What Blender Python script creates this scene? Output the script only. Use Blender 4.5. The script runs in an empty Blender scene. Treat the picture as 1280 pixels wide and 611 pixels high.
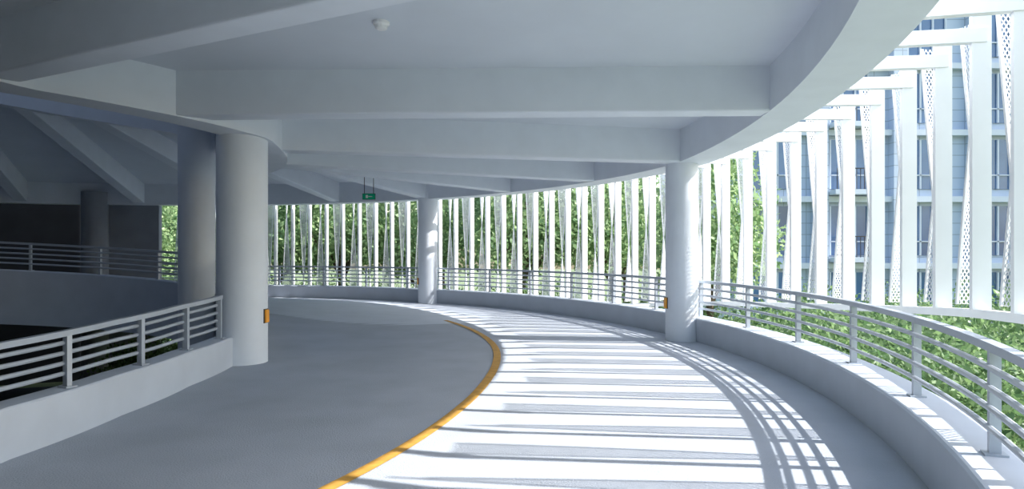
import bpy, math, random
import numpy as np
from mathutils import Vector
random.seed(4)
rng = np.random.default_rng(7)
S = bpy.context.scene
CX, CY = -10.7, 9.0

def P(th, R, z=0.0):
    a = math.radians(th)
    return (CX + R*math.cos(a), CY + R*math.sin(a), z)
def interp(x, pts):
    return float(np.interp(x, [p[0] for p in pts], [p[1] for p in pts]))
def H(th):            # underside of beams, outer side
    return 3.1 + max(0.0, 12-th)*0.0125
def Hi(th):           # underside of beams, inner side
    return H(th) + interp(th, [(35,0),(50,0.6),(62,1.1),(100,1.9),(180,2.2)])
def zi(th):           # floor height inner edge
    return interp(th, [(15,0),(45,.3),(60,.5),(100,.75),(180,1.6)])
def zo(th):
    return interp(th, [(88,0),(140,.6),(180,1.2)])
def Rfi(th):          # floor inner radius
    return interp(th, [(-60,9.6),(-40,8.85),(-29,7.85),(-19,7.33),(-8,6.98),(3,6.87),(12,7.0)])
def Rci(th):          # ceiling inner radius
    return interp(th, [(-60,3.4),(-35,4.2),(-14,5.1),(-1.3,6.4),(5,6.95),(12,7.0)])

# ---------------- materials ----------------
def mat(name, col, rough=.6, noise=0.0, nscale=5, bump=0.0, bscale=80, metal=0, spec=.4):
    m = bpy.data.materials.new(name); m.use_nodes = True
    nt = m.node_tree; b = nt.nodes['Principled BSDF']
    b.inputs['Base Color'].default_value = (*col, 1)
    b.inputs['Roughness'].default_value = rough
    b.inputs['Metallic'].default_value = metal
    b.inputs['Specular IOR Level'].default_value = spec
    tc = nt.nodes.new('ShaderNodeTexCoord')
    if noise > 0:
        n = nt.nodes.new('ShaderNodeTexNoise'); n.inputs['Scale'].default_value = nscale
        n.inputs['Detail'].default_value = 8
        r = nt.nodes.new('ShaderNodeValToRGB')
        r.color_ramp.elements[0].position = .3; r.color_ramp.elements[1].position = .7
        r.color_ramp.elements[0].color = (*[c*(1-noise) for c in col], 1)
        r.color_ramp.elements[1].color = (*[min(1, c*(1+noise)) for c in col], 1)
        nt.links.new(tc.outputs['Object'], n.inputs['Vector'])
        nt.links.new(n.outputs['Fac'], r.inputs['Fac'])
        nt.links.new(r.outputs['Color'], b.inputs['Base Color'])
    if bump > 0:
        n2 = nt.nodes.new('ShaderNodeTexNoise'); n2.inputs['Scale'].default_value = bscale
        bp = nt.nodes.new('ShaderNodeBump'); bp.inputs['Strength'].default_value = bump
        bp.inputs['Distance'].default_value = .01
        nt.links.new(tc.outputs['Object'], n2.inputs['Vector'])
        nt.links.new(n2.outputs['Fac'], bp.inputs['Height'])
        nt.links.new(bp.outputs['Normal'], b.inputs['Normal'])
    return m

M_paint = mat('white_paint', (.72,.765,.83), .55, .03, 2.5, .05, 60)
M_ceil = mat('ceiling_paint', (.66,.705,.77), .7, .03, 1.2)
M_floor = mat('floor_concrete', (.40,.435,.49), .8, .07, 1.3, .5, 70, spec=.2)
M_parapet = mat('parapet_paint', (.53,.575,.645), .6, .05, 2)
M_yellow = mat('yellow_line_paint', (.52,.28,.05), .7, .18, 9)
M_steel = mat('rail_painted_steel', (.42,.46,.52), .4, .03, 8, metal=.2)
M_fin = mat('fin_white', (.80,.82,.84), .45, .02, 3)
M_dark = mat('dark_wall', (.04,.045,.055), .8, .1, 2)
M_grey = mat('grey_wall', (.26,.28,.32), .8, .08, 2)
M_blocker = mat('blocker_dark', (.09,.10,.12), .85, .1, 2)  # dark tone for the added, unseen light-blocking walls and roof
M_orange = mat('orange_reflector', (.95,.38,.02), .4, .05, 20)
M_green = mat('exit_green', (.0,.45,.22), .4, .05, 20)
M_plast = mat('white_plastic', (.8,.8,.8), .35, .02, 20)
M_black = mat('dark_metal', (.04,.04,.045), .4, .05, 20)
M_trunk = mat('bark', (.12,.09,.06), .9, .3, 12)
M_ground = mat('ground_soil', (.16,.20,.10), .95, .3, .8)
M_road = mat('asphalt', (.10,.11,.13), .9, .15, 6)

def leafmat(name, c1, c2):
    m = bpy.data.materials.new(name); m.use_nodes = True
    nt = m.node_tree; b = nt.nodes['Principled BSDF']
    g = nt.nodes.new('ShaderNodeNewGeometry')
    r = nt.nodes.new('ShaderNodeValToRGB')
    r.color_ramp.elements[0].color = (*c1,1); r.color_ramp.elements[1].color = (*c2,1)
    nt.links.new(g.outputs['Random Per Island'], r.inputs['Fac'])
    nt.links.new(r.outputs['Color'], b.inputs['Base Color'])
    b.inputs['Roughness'].default_value = .5
    t = nt.nodes.new('ShaderNodeBsdfTranslucent'); mx = nt.nodes.new('ShaderNodeMixShader')
    mx.inputs[0].default_value = .45
    nt.links.new(r.outputs['Color'], t.inputs['Color'])
    nt.links.new(b.outputs[0], mx.inputs[1]); nt.links.new(t.outputs[0], mx.inputs[2])
    nt.links.new(mx.outputs[0], nt.nodes['Material Output'].inputs['Surface'])
    return m
M_leaf = leafmat('leaves', (.17,.30,.14), (.45,.58,.30))
M_leaf2 = leafmat('shrub_leaves', (.07,.15,.06), (.25,.37,.16))

def perfmat():
    m = bpy.data.materials.new('perforated_white_panel'); m.use_nodes = True
    nt = m.node_tree; N = nt.nodes.new; L = nt.links.new
    b = nt.nodes['Principled BSDF']; b.inputs['Base Color'].default_value = (.72,.74,.77,1)
    b.inputs['Roughness'].default_value = .5
    uv = N('ShaderNodeUVMap'); uv.uv_map = 'UVMap'
    sp = N('ShaderNodeSeparateXYZ'); L(uv.outputs[0], sp.inputs[0])
    def mth(op, a, bb=None):
        n = N('ShaderNodeMath'); n.operation = op
        for i, v in enumerate((a, bb)):
            if v is None: continue
            if isinstance(v, (int,float)): n.inputs[i].default_value = v
            else: L(v, n.inputs[i])
        return n.outputs[0]
    s = 1/0.065
    u = mth('MULTIPLY', sp.outputs[0], s*1.35); v = mth('MULTIPLY', sp.outputs[1], s)
    def band(x):
        f = mth('FRACT', x); d = mth('ABSOLUTE', mth('SUBTRACT', f, .5))
        return mth('LESS_THAN', d, .34)
    h = mth('MULTIPLY', band(mth('ADD', u, v)), band(mth('SUBTRACT', u, v)))
    tr = N('ShaderNodeBsdfTransparent'); mx = N('ShaderNodeMixShader')
    L(h, mx.inputs[0]); L(b.outputs[0], mx.inputs[1]); L(tr.outputs[0], mx.inputs[2])
    L(mx.outputs[0], nt.nodes['Material Output'].inputs['Surface'])
    return m
M_perf = perfmat()

# ---------------- mesh builder ----------------
class MB:
    def __init__(s): s.v=[]; s.f=[]; s.m=[]; s.mats=[]
    def mi(s, m):
        if m not in s.mats: s.mats.append(m)
        return s.mats.index(m)
    def box(s, c, ax, hx, hy, z0, z1, m, tilt=None):
        a = math.radians(ax); ux,uy = math.cos(a),math.sin(a); k = len(s.v)
        for z in (z0,z1):
            for sx,sy in ((-1,-1),(1,-1),(1,1),(-1,1)):
                s.v.append((c[0]+sx*hx*ux-sy*hy*uy, c[1]+sx*hx*uy+sy*hy*ux, z))
        i = s.mi(m)
        for f in ((3,2,1,0),(4,5,6,7),(0,1,5,4),(1,2,6,5),(2,3,7,6),(3,0,4,7)):
            s.f.append(tuple(k+q for q in f)); s.m.append(i)
    def loft(s, ths, prof, m, closed=True):
        k = len(s.v); n = None; i = s.mi(m)
        for th in ths:
            pr = prof(th); n = len(pr)
            for R,z in pr: s.v.append(P(th,R,z))
        for j in range(len(ths)-1):
            for q in range(n if closed else n-1):
                a = k+j*n+q; b = k+j*n+(q+1)%n
                s.f.append((a, a+n, b+n, b)); s.m.append(i)
        if closed:
            s.f.append(tuple(k+q for q in range(n))); s.m.append(i)
            e = k+(len(ths)-1)*n
            s.f.append(tuple(e+q for q in reversed(range(n)))); s.m.append(i)
    def hex(s, pts, m):
        k = len(s.v); s.v += [tuple(p) for p in pts]; i = s.mi(m)
        for f in ((3,2,1,0),(4,5,6,7),(0,1,5,4),(1,2,6,5),(2,3,7,6),(3,0,4,7)):
            s.f.append(tuple(k+q for q in f)); s.m.append(i)
    def beam(s, p, q, w, b0, t0, b1, t1, m):
        d = Vector((q[0]-p[0], q[1]-p[1])).normalized(); nx,ny = -d.y*w/2, d.x*w/2
        s.hex([(p[0]-nx,p[1]-ny,b0),(q[0]-nx,q[1]-ny,b1),(q[0]+nx,q[1]+ny,b1),(p[0]+nx,p[1]+ny,b0),
               (p[0]-nx,p[1]-ny,t0),(q[0]-nx,q[1]-ny,t1),(q[0]+nx,q[1]+ny,t1),(p[0]+nx,p[1]+ny,t0)], m)
    def lathe(s, c, prof, m, n=48):
        k = len(s.v); i = s.mi(m)
        for r,z in prof:
            for j in range(n):
                a = 2*math.pi*j/n; s.v.append((c[0]+r*math.cos(a), c[1]+r*math.sin(a), z))
        for p in range(len(prof)-1):
            for j in range(n):
                a = k+p*n+j; b = k+p*n+(j+1)%n
                s.f.append((a,b,b+n,a+n)); s.m.append(i)
        s.f.append(tuple(k+j for j in reversed(range(n)))); s.m.append(i)
        e = k+(len(prof)-1)*n
        s.f.append(tuple(e+j for j in range(n))); s.m.append(i)
    def obj(s, name, smooth=None, fix=True):
        me = bpy.data.meshes.new(name); me.from_pydata(s.v, [], s.f)
        for m in s.mats: me.materials.append(m)
        me.polygons.foreach_set('material_index', s.m); me.update()
        if fix:
            import bmesh
            bm = bmesh.new(); bm.from_mesh(me); bmesh.ops.recalc_face_normals(bm, faces=bm.faces); bm.to_mesh(me); bm.free()
        if smooth is not None:
            me.shade_smooth()
            me.set_sharp_from_angle(angle=math.radians(smooth))
        o = bpy.data.objects.new(name, me); S.collection.objects.link(o); return o

def rng_th(a, b, st):
    n = max(1, int(round((b-a)/st))); return [a+(b-a)*i/n for i in range(n+1)]

# ---------------- floor ----------------
TH = rng_th(-60, 180, 1.5)
mb = MB(); NT = 14
def fz(th,t): return zo(th) + (zi(th)-zo(th))*(1-t)**2
i = mb.mi(M_floor)
for th in TH:
    r0 = Rfi(th)-.15
    for j in range(NT+1):
        t=j/NT; mb.v.append(P(th, r0+(14.45-r0)*t, fz(th,t)))
for a in range(len(TH)-1):
    for j in range(NT):
        q=a*(NT+1)+j; mb.f.append((q,q+1,q+NT+2,q+NT+1)); mb.m.append(i)
fl = mb.obj('floor', 40, fix=False)
mb = MB(); mb.loft(TH, lambda t:[(Rfi(t)-.15,zi(t)-.04),(Rfi(t)-.15,zi(t)-.35),(14.45,zo(t)-.35),(14.45,zo(t)-.04)], M_parapet)
mb.obj('ramp_deck_slab', 40)
YL=[(-60,10.6),(-25,10.46),(-10,10.38),(2,10.45),(10,10.62),(24,10.85),(37,11.1),(53,11.7),(65,12.4),(80,12.9)]
mb = MB(); i=mb.mi(M_yellow)
ths = rng_th(-60,66,1.5)
def yR(t):
    return sum(interp(t+d,YL) for d in (-6,-4,-2,0,2,4,6))/7
def surf(th,R):
    r0=Rfi(th)-.15; return fz(th,(R-r0)/(14.45-r0))
for th in ths:
    for d in (-.055,.055):
        R=yR(th)+d; mb.v.append(P(th,R,surf(th,R)+.008))
for a in range(len(ths)-1):
    mb.f.append((2*a,2*a+1,2*a+3,2*a+2)); mb.m.append(i)
mb.obj('yellow_lane_line', fix=False)

# ---------------- outer parapet + railing ----------------
mb = MB()
mb.loft(rng_th(-60,95,1.2), lambda t:[(14.2,zo(t)-.3),(14.2,zo(t)+.385),(14.215,zo(t)+.4),(14.6,zo(t)+.4),(14.62,zo(t)+.38),(14.62,zo(t)-.7),(14.2,zo(t)-.7)], M_parapet)
mb.obj('outer_parapet', 40)
def railing(name, t0, t1, Rf, zb, ztop, pstep, phase, nr=5):
    mb = MB(); ths = rng_th(t0,t1,1.2)
    mb.loft(ths, lambda t:[(Rf(t)-.035,ztop(t)-.025),(Rf(t)+.035,ztop(t)-.025),(Rf(t)+.035,ztop(t)+.025),(Rf(t)-.035,ztop(t)+.025)], M_steel)
    for q in range(1,nr):
        def pr(t,q=q):
            zz = ztop(t)-(ztop(t)-zb(t))*(q/(nr+.35)); R=Rf(t)-.03
            return [(R+.02*math.cos(a),zz+.02*math.sin(a)) for a in [k*math.pi/4 for k in range(8)]]
        mb.loft(ths, pr, M_steel)
    t=phase
    while t<t1:
        if t>t0:
            p=P(t,Rf(t)); mb.box(p,t,.03,.022,zb(t)-.02,ztop(t)+.01,M_steel)
            mb.box(p,t,.06,.05,zb(t)-.01,zb(t)+.012,M_steel)
        t+=pstep
    return mb.obj(name, 40)
railing('outer_railing',-60,95,lambda t:14.42,lambda t:zo(t)+.4,lambda t:zo(t)+1.03,6.6,-59.9)
def pari(t,dz=0): return [(Rfi(t),zi(t)-.2+dz),(Rfi(t),zi(t)+.385+dz),(Rfi(t)-.015,zi(t)+.4+dz),(Rfi(t)-.26,zi(t)+.4+dz),(Rfi(t)-.28,zi(t)+.38+dz),(Rfi(t)-.28,zi(t)-.85+dz),(Rfi(t),zi(t)-.85+dz)]
mb = MB(); mb.loft(rng_th(-60,170,1.2), pari, M_parapet); mb.obj('inner_parapet', 40)
mb = MB(); mb.loft(rng_th(15,170,1.5), lambda t:pari(t,-3.1), M_parapet); mb.obj('lower_parapet', 40)
railing('inner_railing',-60,2.2,lambda t:Rfi(t)-.13,lambda t:zi(t)+.4,lambda t:interp(t,[(-29,.86),(3,.96)]),8.6,-58.4)
railing('inner_railing',8.5,170,lambda t:Rfi(t)-.13,lambda t:zi(t)+.4,lambda t:zi(t)+1.02,14,10)

# ---------------- ceiling, beams ----------------
mb = MB(); mb.loft(TH, lambda t:[(Rci(t),Hi(t)+.55),(14.4,H(t)+.55),(14.4,H(t)+.9),(Rci(t),Hi(t)+.9)], M_ceil)
mb.obj('ceiling', 40)
mb = MB(); mb.loft(TH, lambda t:[(13.85,H(t)),(14.42,H(t)),(14.42,H(t)+1.0),(13.85,H(t)+1.0)], M_paint)
mb.obj('outer_ring_beam', 40)
mb = MB(); mb.loft(TH, lambda t:[(Rci(t)-.15,Hi(t)-.02),(Rci(t)+.35,Hi(t)-.02),(Rci(t)+.35,Hi(t)+.9),(Rci(t)-.15,Hi(t)+.9)], M_paint)
mb.obj('inner_ring_beam', 40)
def rbeam(p,q,t0,t1,w=.36):
    mb=MB(); mb.beam(p,q,w,Hi(t0)+.01,Hi(t0)+.7,H(t1)+.01,H(t1)+.7,M_paint)
    o=mb.obj('ceiling_beam')
    b=o.modifiers.new('b','BEVEL'); b.width=.02; b.segments=2
rbeam((-5.85,7.6),(2.0,3.78),-16,-25)
rbeam(P(-44,4.2),P(-44,14.1),-44,-44)
for t in [-2.2+14.2*k for k in range(0,13)]:
    rbeam(P(t,Rci(t)+.1),P(t,14.0),t,t)

# ---------------- columns ----------------
def column(x,y,r,z0,z1):
    mb=MB(); mb.lathe((x,y),[(r,z0),(r,z0+.02),(r,z1-.01),(r,z1)],M_paint,64)
    return mb.obj('round_column',40)
CT=(12.7,54.4)
for t in CT:
    p=P(t,14.05); column(p[0],p[1],.285,-3,H(t)+.2)
p=P(-48,14.05); column(p[0],p[1],.285,-3,H(-48)+.2)
LX,LY=-3.84,9.72
column(LX,LY,.345,-3,3.4)
column(-6.35,13.75,.345,-3.2,9)
p=P(102.8,13.9)
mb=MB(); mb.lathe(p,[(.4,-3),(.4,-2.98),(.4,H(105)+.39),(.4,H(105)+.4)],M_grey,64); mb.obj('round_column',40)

# ---------------- far walls ----------------
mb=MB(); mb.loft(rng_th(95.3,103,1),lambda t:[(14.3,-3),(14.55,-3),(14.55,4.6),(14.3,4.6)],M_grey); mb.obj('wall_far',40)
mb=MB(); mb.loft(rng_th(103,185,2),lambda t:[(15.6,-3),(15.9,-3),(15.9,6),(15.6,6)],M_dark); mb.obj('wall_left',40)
mb=MB(); mb.loft(rng_th(-60,180,2),lambda t:[(14.25,H(t)+.9),(14.42,H(t)+.9),(14.42,12),(14.25,12)],M_blocker); mb.obj('upper_sun_blocker',40)  # unseen ring added above the ramp to keep sun out of the void
mb=MB(); mb.loft(rng_th(0,360,3),lambda t:[(4.1,11.7),(14.5,11.7),(14.5,12),(4.1,12)],M_blocker); mb.obj('void_light_lid',40)  # unseen lid added over the void, opening sized to limit skylight
mb=MB(); mb.loft(rng_th(-180,-40,2),lambda t:[(14.75,-3),(14.95,-3),(14.95,12),(14.75,12)],M_blocker); mb.obj('rear_light_blocker',40)  # unseen wall added behind the camera to darken the interior

# ---------------- facade fins ----------------
RF=15.25
def zb(t): return interp(t,[(-20,1.15),(-10,1.05),(16,.6),(40,.05),(100,-.2)])
def uvribbon(name, data):
    vs=[];fs=[];uvs=[]
    for (t, w, zb0, zt0, tw0, tw1, off) in data:
        n=14; k=len(vs)
        for j in range(n+1):
            s=j/n; z=zb0+(zt0-zb0)*s; c=P(t+off,RF+.02,z)
            a=math.radians(t+off)+math.radians(tw0+(tw1-tw0)*s)
            for sg in (-1,1):
                vs.append((c[0]+sg*w/2*math.cos(a), c[1]+sg*w/2*math.sin(a), z)); uvs.append((sg*w/2+w/2, z))
        for j in range(n): q=k+2*j; fs.append((q,q+1,q+3,q+2))
    me=bpy.data.meshes.new(name); me.from_pydata(vs,[],fs); ul=me.uv_layers.new(name='UVMap')
    for l in me.loops: ul.data[l.index].uv=uvs[l.vertex_index]
    me.materials.append(M_perf); me.shade_smooth()
    o=bpy.data.objects.new(name,me); S.collection.objects.link(o); return o
root=bpy.data.objects.new('facade_fin_screen',None); S.collection.objects.link(root)
mb=MB(); ribs=[]; k=0
t=-10.3-2.8*5
while t<95:
    OFF=.85 if t<14 else .95
    z0,z1=zb(t),H(t)+.42
    p=P(t,RF); mb.box(p,t,.08,.03,z0,z1,M_fin)
    A0,A1=(15,100) if k%2 else (100,15)
    ribs.append((t,.28,z0+.03,z1-.05,A0,A1,OFF))
    n=10
    for sg in (-1,1):
        pts=[]
        for j in range(n+1):
            s=j/n; zz=z0+.03+(z1-.08-z0)*s; c=P(t+OFF,RF+.02,zz)
            a=math.radians(t+OFF+A0+(A1-A0)*s)
            pts.append((c[0]+sg*.14*math.cos(a), c[1]+sg*.14*math.sin(a), zz))
        kk=len(mb.v); ii=mb.mi(M_fin)
        for q in pts:
            for dx,dy in ((-.012,-.012),(.012,-.012),(.012,.012),(-.012,.012)): mb.v.append((q[0]+dx,q[1]+dy,q[2]))
        for j in range(n):
            for q in range(4):
                a=kk+4*j+q; b=kk+4*j+(q+1)%4; mb.f.append((a,b,b+4,a+4)); mb.m.append(ii)
    c=P(t,14.85); mb.box(c,t,.44,.045,H(t)+.12,H(t)+.25,M_fin)
    if t>20 and k%3==0:
        c=P(t,14.92); mb.box(c,t,.35,.03,zb(t)-.08,zb(t)-.02,M_fin)
    t+=2.8 if t<14 else 2.45; k+=1
TF=rng_th(-26,95,1.2)
mb.loft(TF,lambda t:[(RF-.05,zb(t)-.08),(RF+.05,zb(t)-.08),(RF+.05,zb(t)),(RF-.05,zb(t))],M_fin)
f=mb.obj('fin_posts'); f.parent=root
r=uvribbon('perforated_panels',ribs); r.parent=root

# ---------------- small fixtures ----------------
mb=MB(); sx,sy=-1.35,7.05
mb.lathe((sx,sy),[(.045,3.87),(.06,3.88),(.065,3.91),(.085,3.925),(.085,3.985)],M_plast,32)
mb.obj('smoke_detector',30)
mb=MB(); mb.box((-3.75,17.9),0,.16,.025,2.92,3.06,M_green); mb.box((-3.75,17.9),0,.17,.02,2.91,3.07,M_black)
mb.box((-3.87,17.9),0,.008,.008,3.06,3.66,M_black); mb.box((-3.63,17.9),0,.008,.008,3.06,3.66,M_black)
mb.box((-3.80,17.87),0,.03,.003,2.95,3.03,M_plast); mb.box((-3.71,17.87),0,.05,.003,2.98,3.0,M_plast)
mb.obj('exit_sign')
def refl(x,y,a,z):
    mb=MB(); mb.box((x,y),a,.02,.05,z-.09,z+.09,M_orange); mb.box((x-.012*math.cos(math.radians(a)),y-.012*math.sin(math.radians(a))),a,.012,.058,z-.1,z+.1,M_black)
    mb.obj('corner_reflector')
refl(LX+.355*math.cos(math.radians(-5)),LY+.355*math.sin(math.radians(-5)),-5,.66)
pc=P(CT[0],14.05); refl(pc[0]+.295*math.cos(math.radians(188)),pc[1]+.295*math.sin(math.radians(188)),188,.66)
pc=P(CT[1],14.05); refl(pc[0]+.295*math.cos(math.radians(200)),pc[1]+.295*math.sin(math.radians(200)),200,.66)

# ---------------- exterior ----------------
mb=MB(); mb.box((0,40),0,150,120,-3.2,-3.0,M_ground); mb.obj('ground')
mb=MB(); mb.beam((13,21.5),(60,25),4,-3.0,-2.95,-3.0,-2.95,M_road); mb.obj('service_road')
mb=MB(); mb.lathe((CX,CY),[(14.2,-3.0),(14.2,-2.9)],M_dark,64); mb.obj('floor_lower')

def leafmesh(name, blobs, n, size, m, trunk=None):
    ctr=[]
    vol=np.array([b[1][0]*b[1][1]*b[1][2] for b in blobs])**.67; vol/=vol.sum()
    cnt=(vol*n).astype(int)
    for (c,r),k in zip(blobs,cnt):
        d=rng.normal(size=(k,3)); d/=np.linalg.norm(d,axis=1)[:,None]
        rad=(rng.random(k)**.35)*(1+.12*np.sin(6*d[:,0]+3*d[:,2]))
        ctr.append(np.array(c)+d*rad[:,None]*np.array(r))
    C=np.concatenate(ctr); k=len(C)
    a=rng.normal(size=(k,3)); a/=np.linalg.norm(a,axis=1)[:,None]
    b=np.cross(a,rng.normal(size=(k,3))); b/=np.linalg.norm(b,axis=1)[:,None]
    s=size*(.6+.8*rng.random(k))[:,None]
    vs=np.stack([C-a*s, C+b*s*.5, C+a*s, C-b*s*.5],1).reshape(-1,3)
    fs=np.arange(4*k).reshape(-1,4)
    v=[tuple(x) for x in vs]; f=[tuple(x) for x in fs]; mi=[0]*k
    me=bpy.data.meshes.new(name)
    tb=MB(); tb.v=v; tb.f=f; tb.m=mi; tb.mats=[m]; i=tb.mi(M_trunk)
    def limb(p,q,r0,r1):
        k0=len(tb.v); d=(Vector(q)-Vector(p)).normalized(); u=d.orthogonal().normalized(); w=d.cross(u)
        for pt,r in ((p,r0),(q,r1)):
            for j in range(8):
                an=j*math.pi/4; tb.v.append(tuple(Vector(pt)+u*r*math.cos(an)+w*r*math.sin(an)))
        for j in range(8): tb.f.append((k0+j,k0+(j+1)%8,k0+8+(j+1)%8,k0+8+j)); tb.m.append(i)
    for l in trunk: limb(*l)
    me.from_pydata(tb.v,[],tb.f); me.materials.append(m); me.materials.append(M_trunk)
    me.polygons.foreach_set('material_index',tb.m)
    me.update(); return me
tm=leafmesh('tree_mesh',[((0,0,5.5),(2.0,2.0,1.8)),((1.2,.4,4.2),(1.5,1.4,1.2)),((-1.2,-.3,4.4),(1.5,1.6,1.3)),((.2,-1.2,3.8),(1.3,1.2,1.1)),((0,.5,6.8),(1.2,1.2,1.1)),((0,1.2,4),(1.4,1.2,1.1))],9000,.095,M_leaf,
  [((0,0,0),(0,.05,2.5),.16,.12),((0,.05,2.5),(.1,0,5.5),.12,.05),((0,.05,2.3),(1.2,.4,4.2),.08,.03),((0,.05,2.4),(-1.2,-.3,4.4),.08,.03),((0,.05,2.6),(.2,-1.2,4),.07,.03),((0,.05,2.6),(0,1.2,4.2),.07,.03)])
sm=leafmesh('shrub_mesh',[((0,0,1.4),(1.3,1.3,1.3)),((1,.5,1.0),(1.1,1.0,1.0)),((-1,-.4,1.1),(1.2,1.1,1.1)),((.2,-1,.9),(1.1,.9,.9)),((-.3,1.0,1.0),(1,.9,1.0))],7000,.06,M_leaf2,
  [((0,0,0),(0,0,1.2),.06,.03),((0,0,.2),(.8,.4,1.2),.04,.02),((0,0,.2),(-.8,-.4,1.2),.04,.02)])
def put(me,name,x,y,z,s):
    o=bpy.data.objects.new(name,me); o.location=(x,y,z); o.rotation_euler=(0,0,random.random()*6.28); o.scale=(s,s,s*random.uniform(.9,1.1)); S.collection.objects.link(o)
for x in np.arange(-24,8,4.1):
    put(tm,'tree',x+random.uniform(-.8,.8),31+random.uniform(-1.5,1.5)-max(0,x)*.5,-3,random.uniform(1.0,1.3))
for x in np.arange(-26,9,5.5):
    put(tm,'tree',x+random.uniform(-.8,.8),40+random.uniform(-2,2),-3,random.uniform(1.3,1.6))
for x in np.arange(-12,8,2.2):
    put(sm,'shrub',x,28+random.uniform(-1,1)-max(0,x)*.5,-3,random.uniform(1.2,1.6))
put(tm,'tree',6.8,23.5,-3,1.05)
for (x,y) in [(9,15.5),(10.5,18.5),(8.5,18.5),(12,20.5),(9.5,21.5),(14,25.5),(18,27),(22,28),(7.3,16.2),(17,30),(26,27),(30,29),(11,24.5),(7,13.5),(8.2,12.4),(11.5,16.3)]:
    put(sm,'shrub',x,y,-3,random.uniform(1.1,1.4))
for (x,y) in [(-9,18.5),(-10.3,19.5),(-13,8)]:
    put(sm,'shrub',x,y,-2.9,.8)

# building
bt=bpy.data.materials.new('building_tile'); bt.use_nodes=True
nt=bt.node_tree; b=nt.nodes['Principled BSDF']; br=nt.nodes.new('ShaderNodeTexBrick'); tc=nt.nodes.new('ShaderNodeTexCoord')
mp=nt.nodes.new('ShaderNodeMapping'); mp.inputs['Rotation'].default_value=(math.radians(90),0,0)
br.offset=0; br.inputs['Color1'].default_value=(.52,.60,.72,1); br.inputs['Color2'].default_value=(.47,.55,.68,1); br.inputs['Mortar'].default_value=(.30,.36,.44,1)
br.inputs['Scale'].default_value=1; br.inputs['Mortar Size'].default_value=.02; br.inputs['Brick Width'].default_value=1.2; br.inputs['Row Height'].default_value=.6
nt.links.new(tc.outputs['Object'],mp.inputs[0]); nt.links.new(mp.outputs[0],br.inputs[0]); nt.links.new(br.outputs[0],b.inputs['Base Color'])
M_glass=mat('building_glass',(.07,.15,.30),.12,.3,.4,spec=.9)
M_wf=mat('building_band',(.58,.64,.72),.6,.03,2)
mb=MB(); X0,X1,YB=10.5,52,36
mb.box(((X0+X1)/2,YB+6.2),0,(X1-X0)/2,6,-3,26,bt)
x=X0+1.6; kk=0
while x<X1-3:
    w=2.0
    for fl_ in range(8):
        z0=-2.2+fl_*3.5
        mb.box((x+w/2+.6,YB+.17),0,w/2,.05,z0,z0+2.6,M_glass)
        for q in (0,.33,.66,1): mb.box((x+.6+w*q,YB+.1),0,.04,.08,z0,z0+2.6,M_wf)
        mb.box((x+.6+w/2,YB+.1),0,w/2,.08,z0+.7,z0+.76,M_wf)
        if kk%3==1:
            mb.box((x+w/2+.6,YB-.45),0,w/2+.2,.55,z0-.35,z0-.1,M_wf)
            for q in range(12): mb.box((x+.5+q*.2,YB-.95),0,.015,.015,z0-.1,z0+.95,M_black)
            mb.box((x+w/2+.6,YB-.95),0,w/2+.1,.03,z0+.95,z0+1.0,M_black)
    mb.box((x,YB),0,.35,.35,-3,26,bt)
    x+=4.1; kk+=1
for fl_ in range(9): mb.box(((X0+X1)/2,YB),0,(X1-X0)/2,.22,-2.9+fl_*3.5,-2.6+fl_*3.5,M_wf)
mb.obj('office_building')

# ---------------- light ----------------
w=bpy.data.worlds.new('World'); S.world=w; w.use_nodes=True; nt=w.node_tree
sk=nt.nodes.new('ShaderNodeTexSky'); sk.sky_type='NISHITA'; sk.sun_disc=False
sk.sun_elevation=math.radians(38); sk.sun_rotation=math.radians(95); sk.air_density=1.3; sk.dust_density=1.8
nt.links.new(sk.outputs[0],nt.nodes['Background'].inputs[0]); nt.nodes['Background'].inputs[1].default_value=.36
sl=bpy.data.lights.new('sun','SUN'); sl.energy=9; sl.angle=math.radians(.6); sl.color=(1,.98,.96)
so=bpy.data.objects.new('sun',sl); S.collection.objects.link(so)
el=math.radians(40); az=math.radians(6)
d=Vector((-math.cos(el)*math.cos(az), math.cos(el)*math.sin(az), -math.sin(el)))
so.rotation_euler=d.to_track_quat('-Z','Y').to_euler(); so.location=(30,0,30)

cam=bpy.data.cameras.new('camera'); co=bpy.data.objects.new('camera',cam); S.collection.objects.link(co)
cam.lens=24; cam.sensor_width=36; cam.shift_y=.005; cam.clip_end=500
co.location=(0,0,1.6); co.rotation_euler=(math.radians(90),0,0); S.camera=co
S.view_settings.view_transform='Standard'; S.view_settings.look='None'; S.view_settings.exposure=0.15
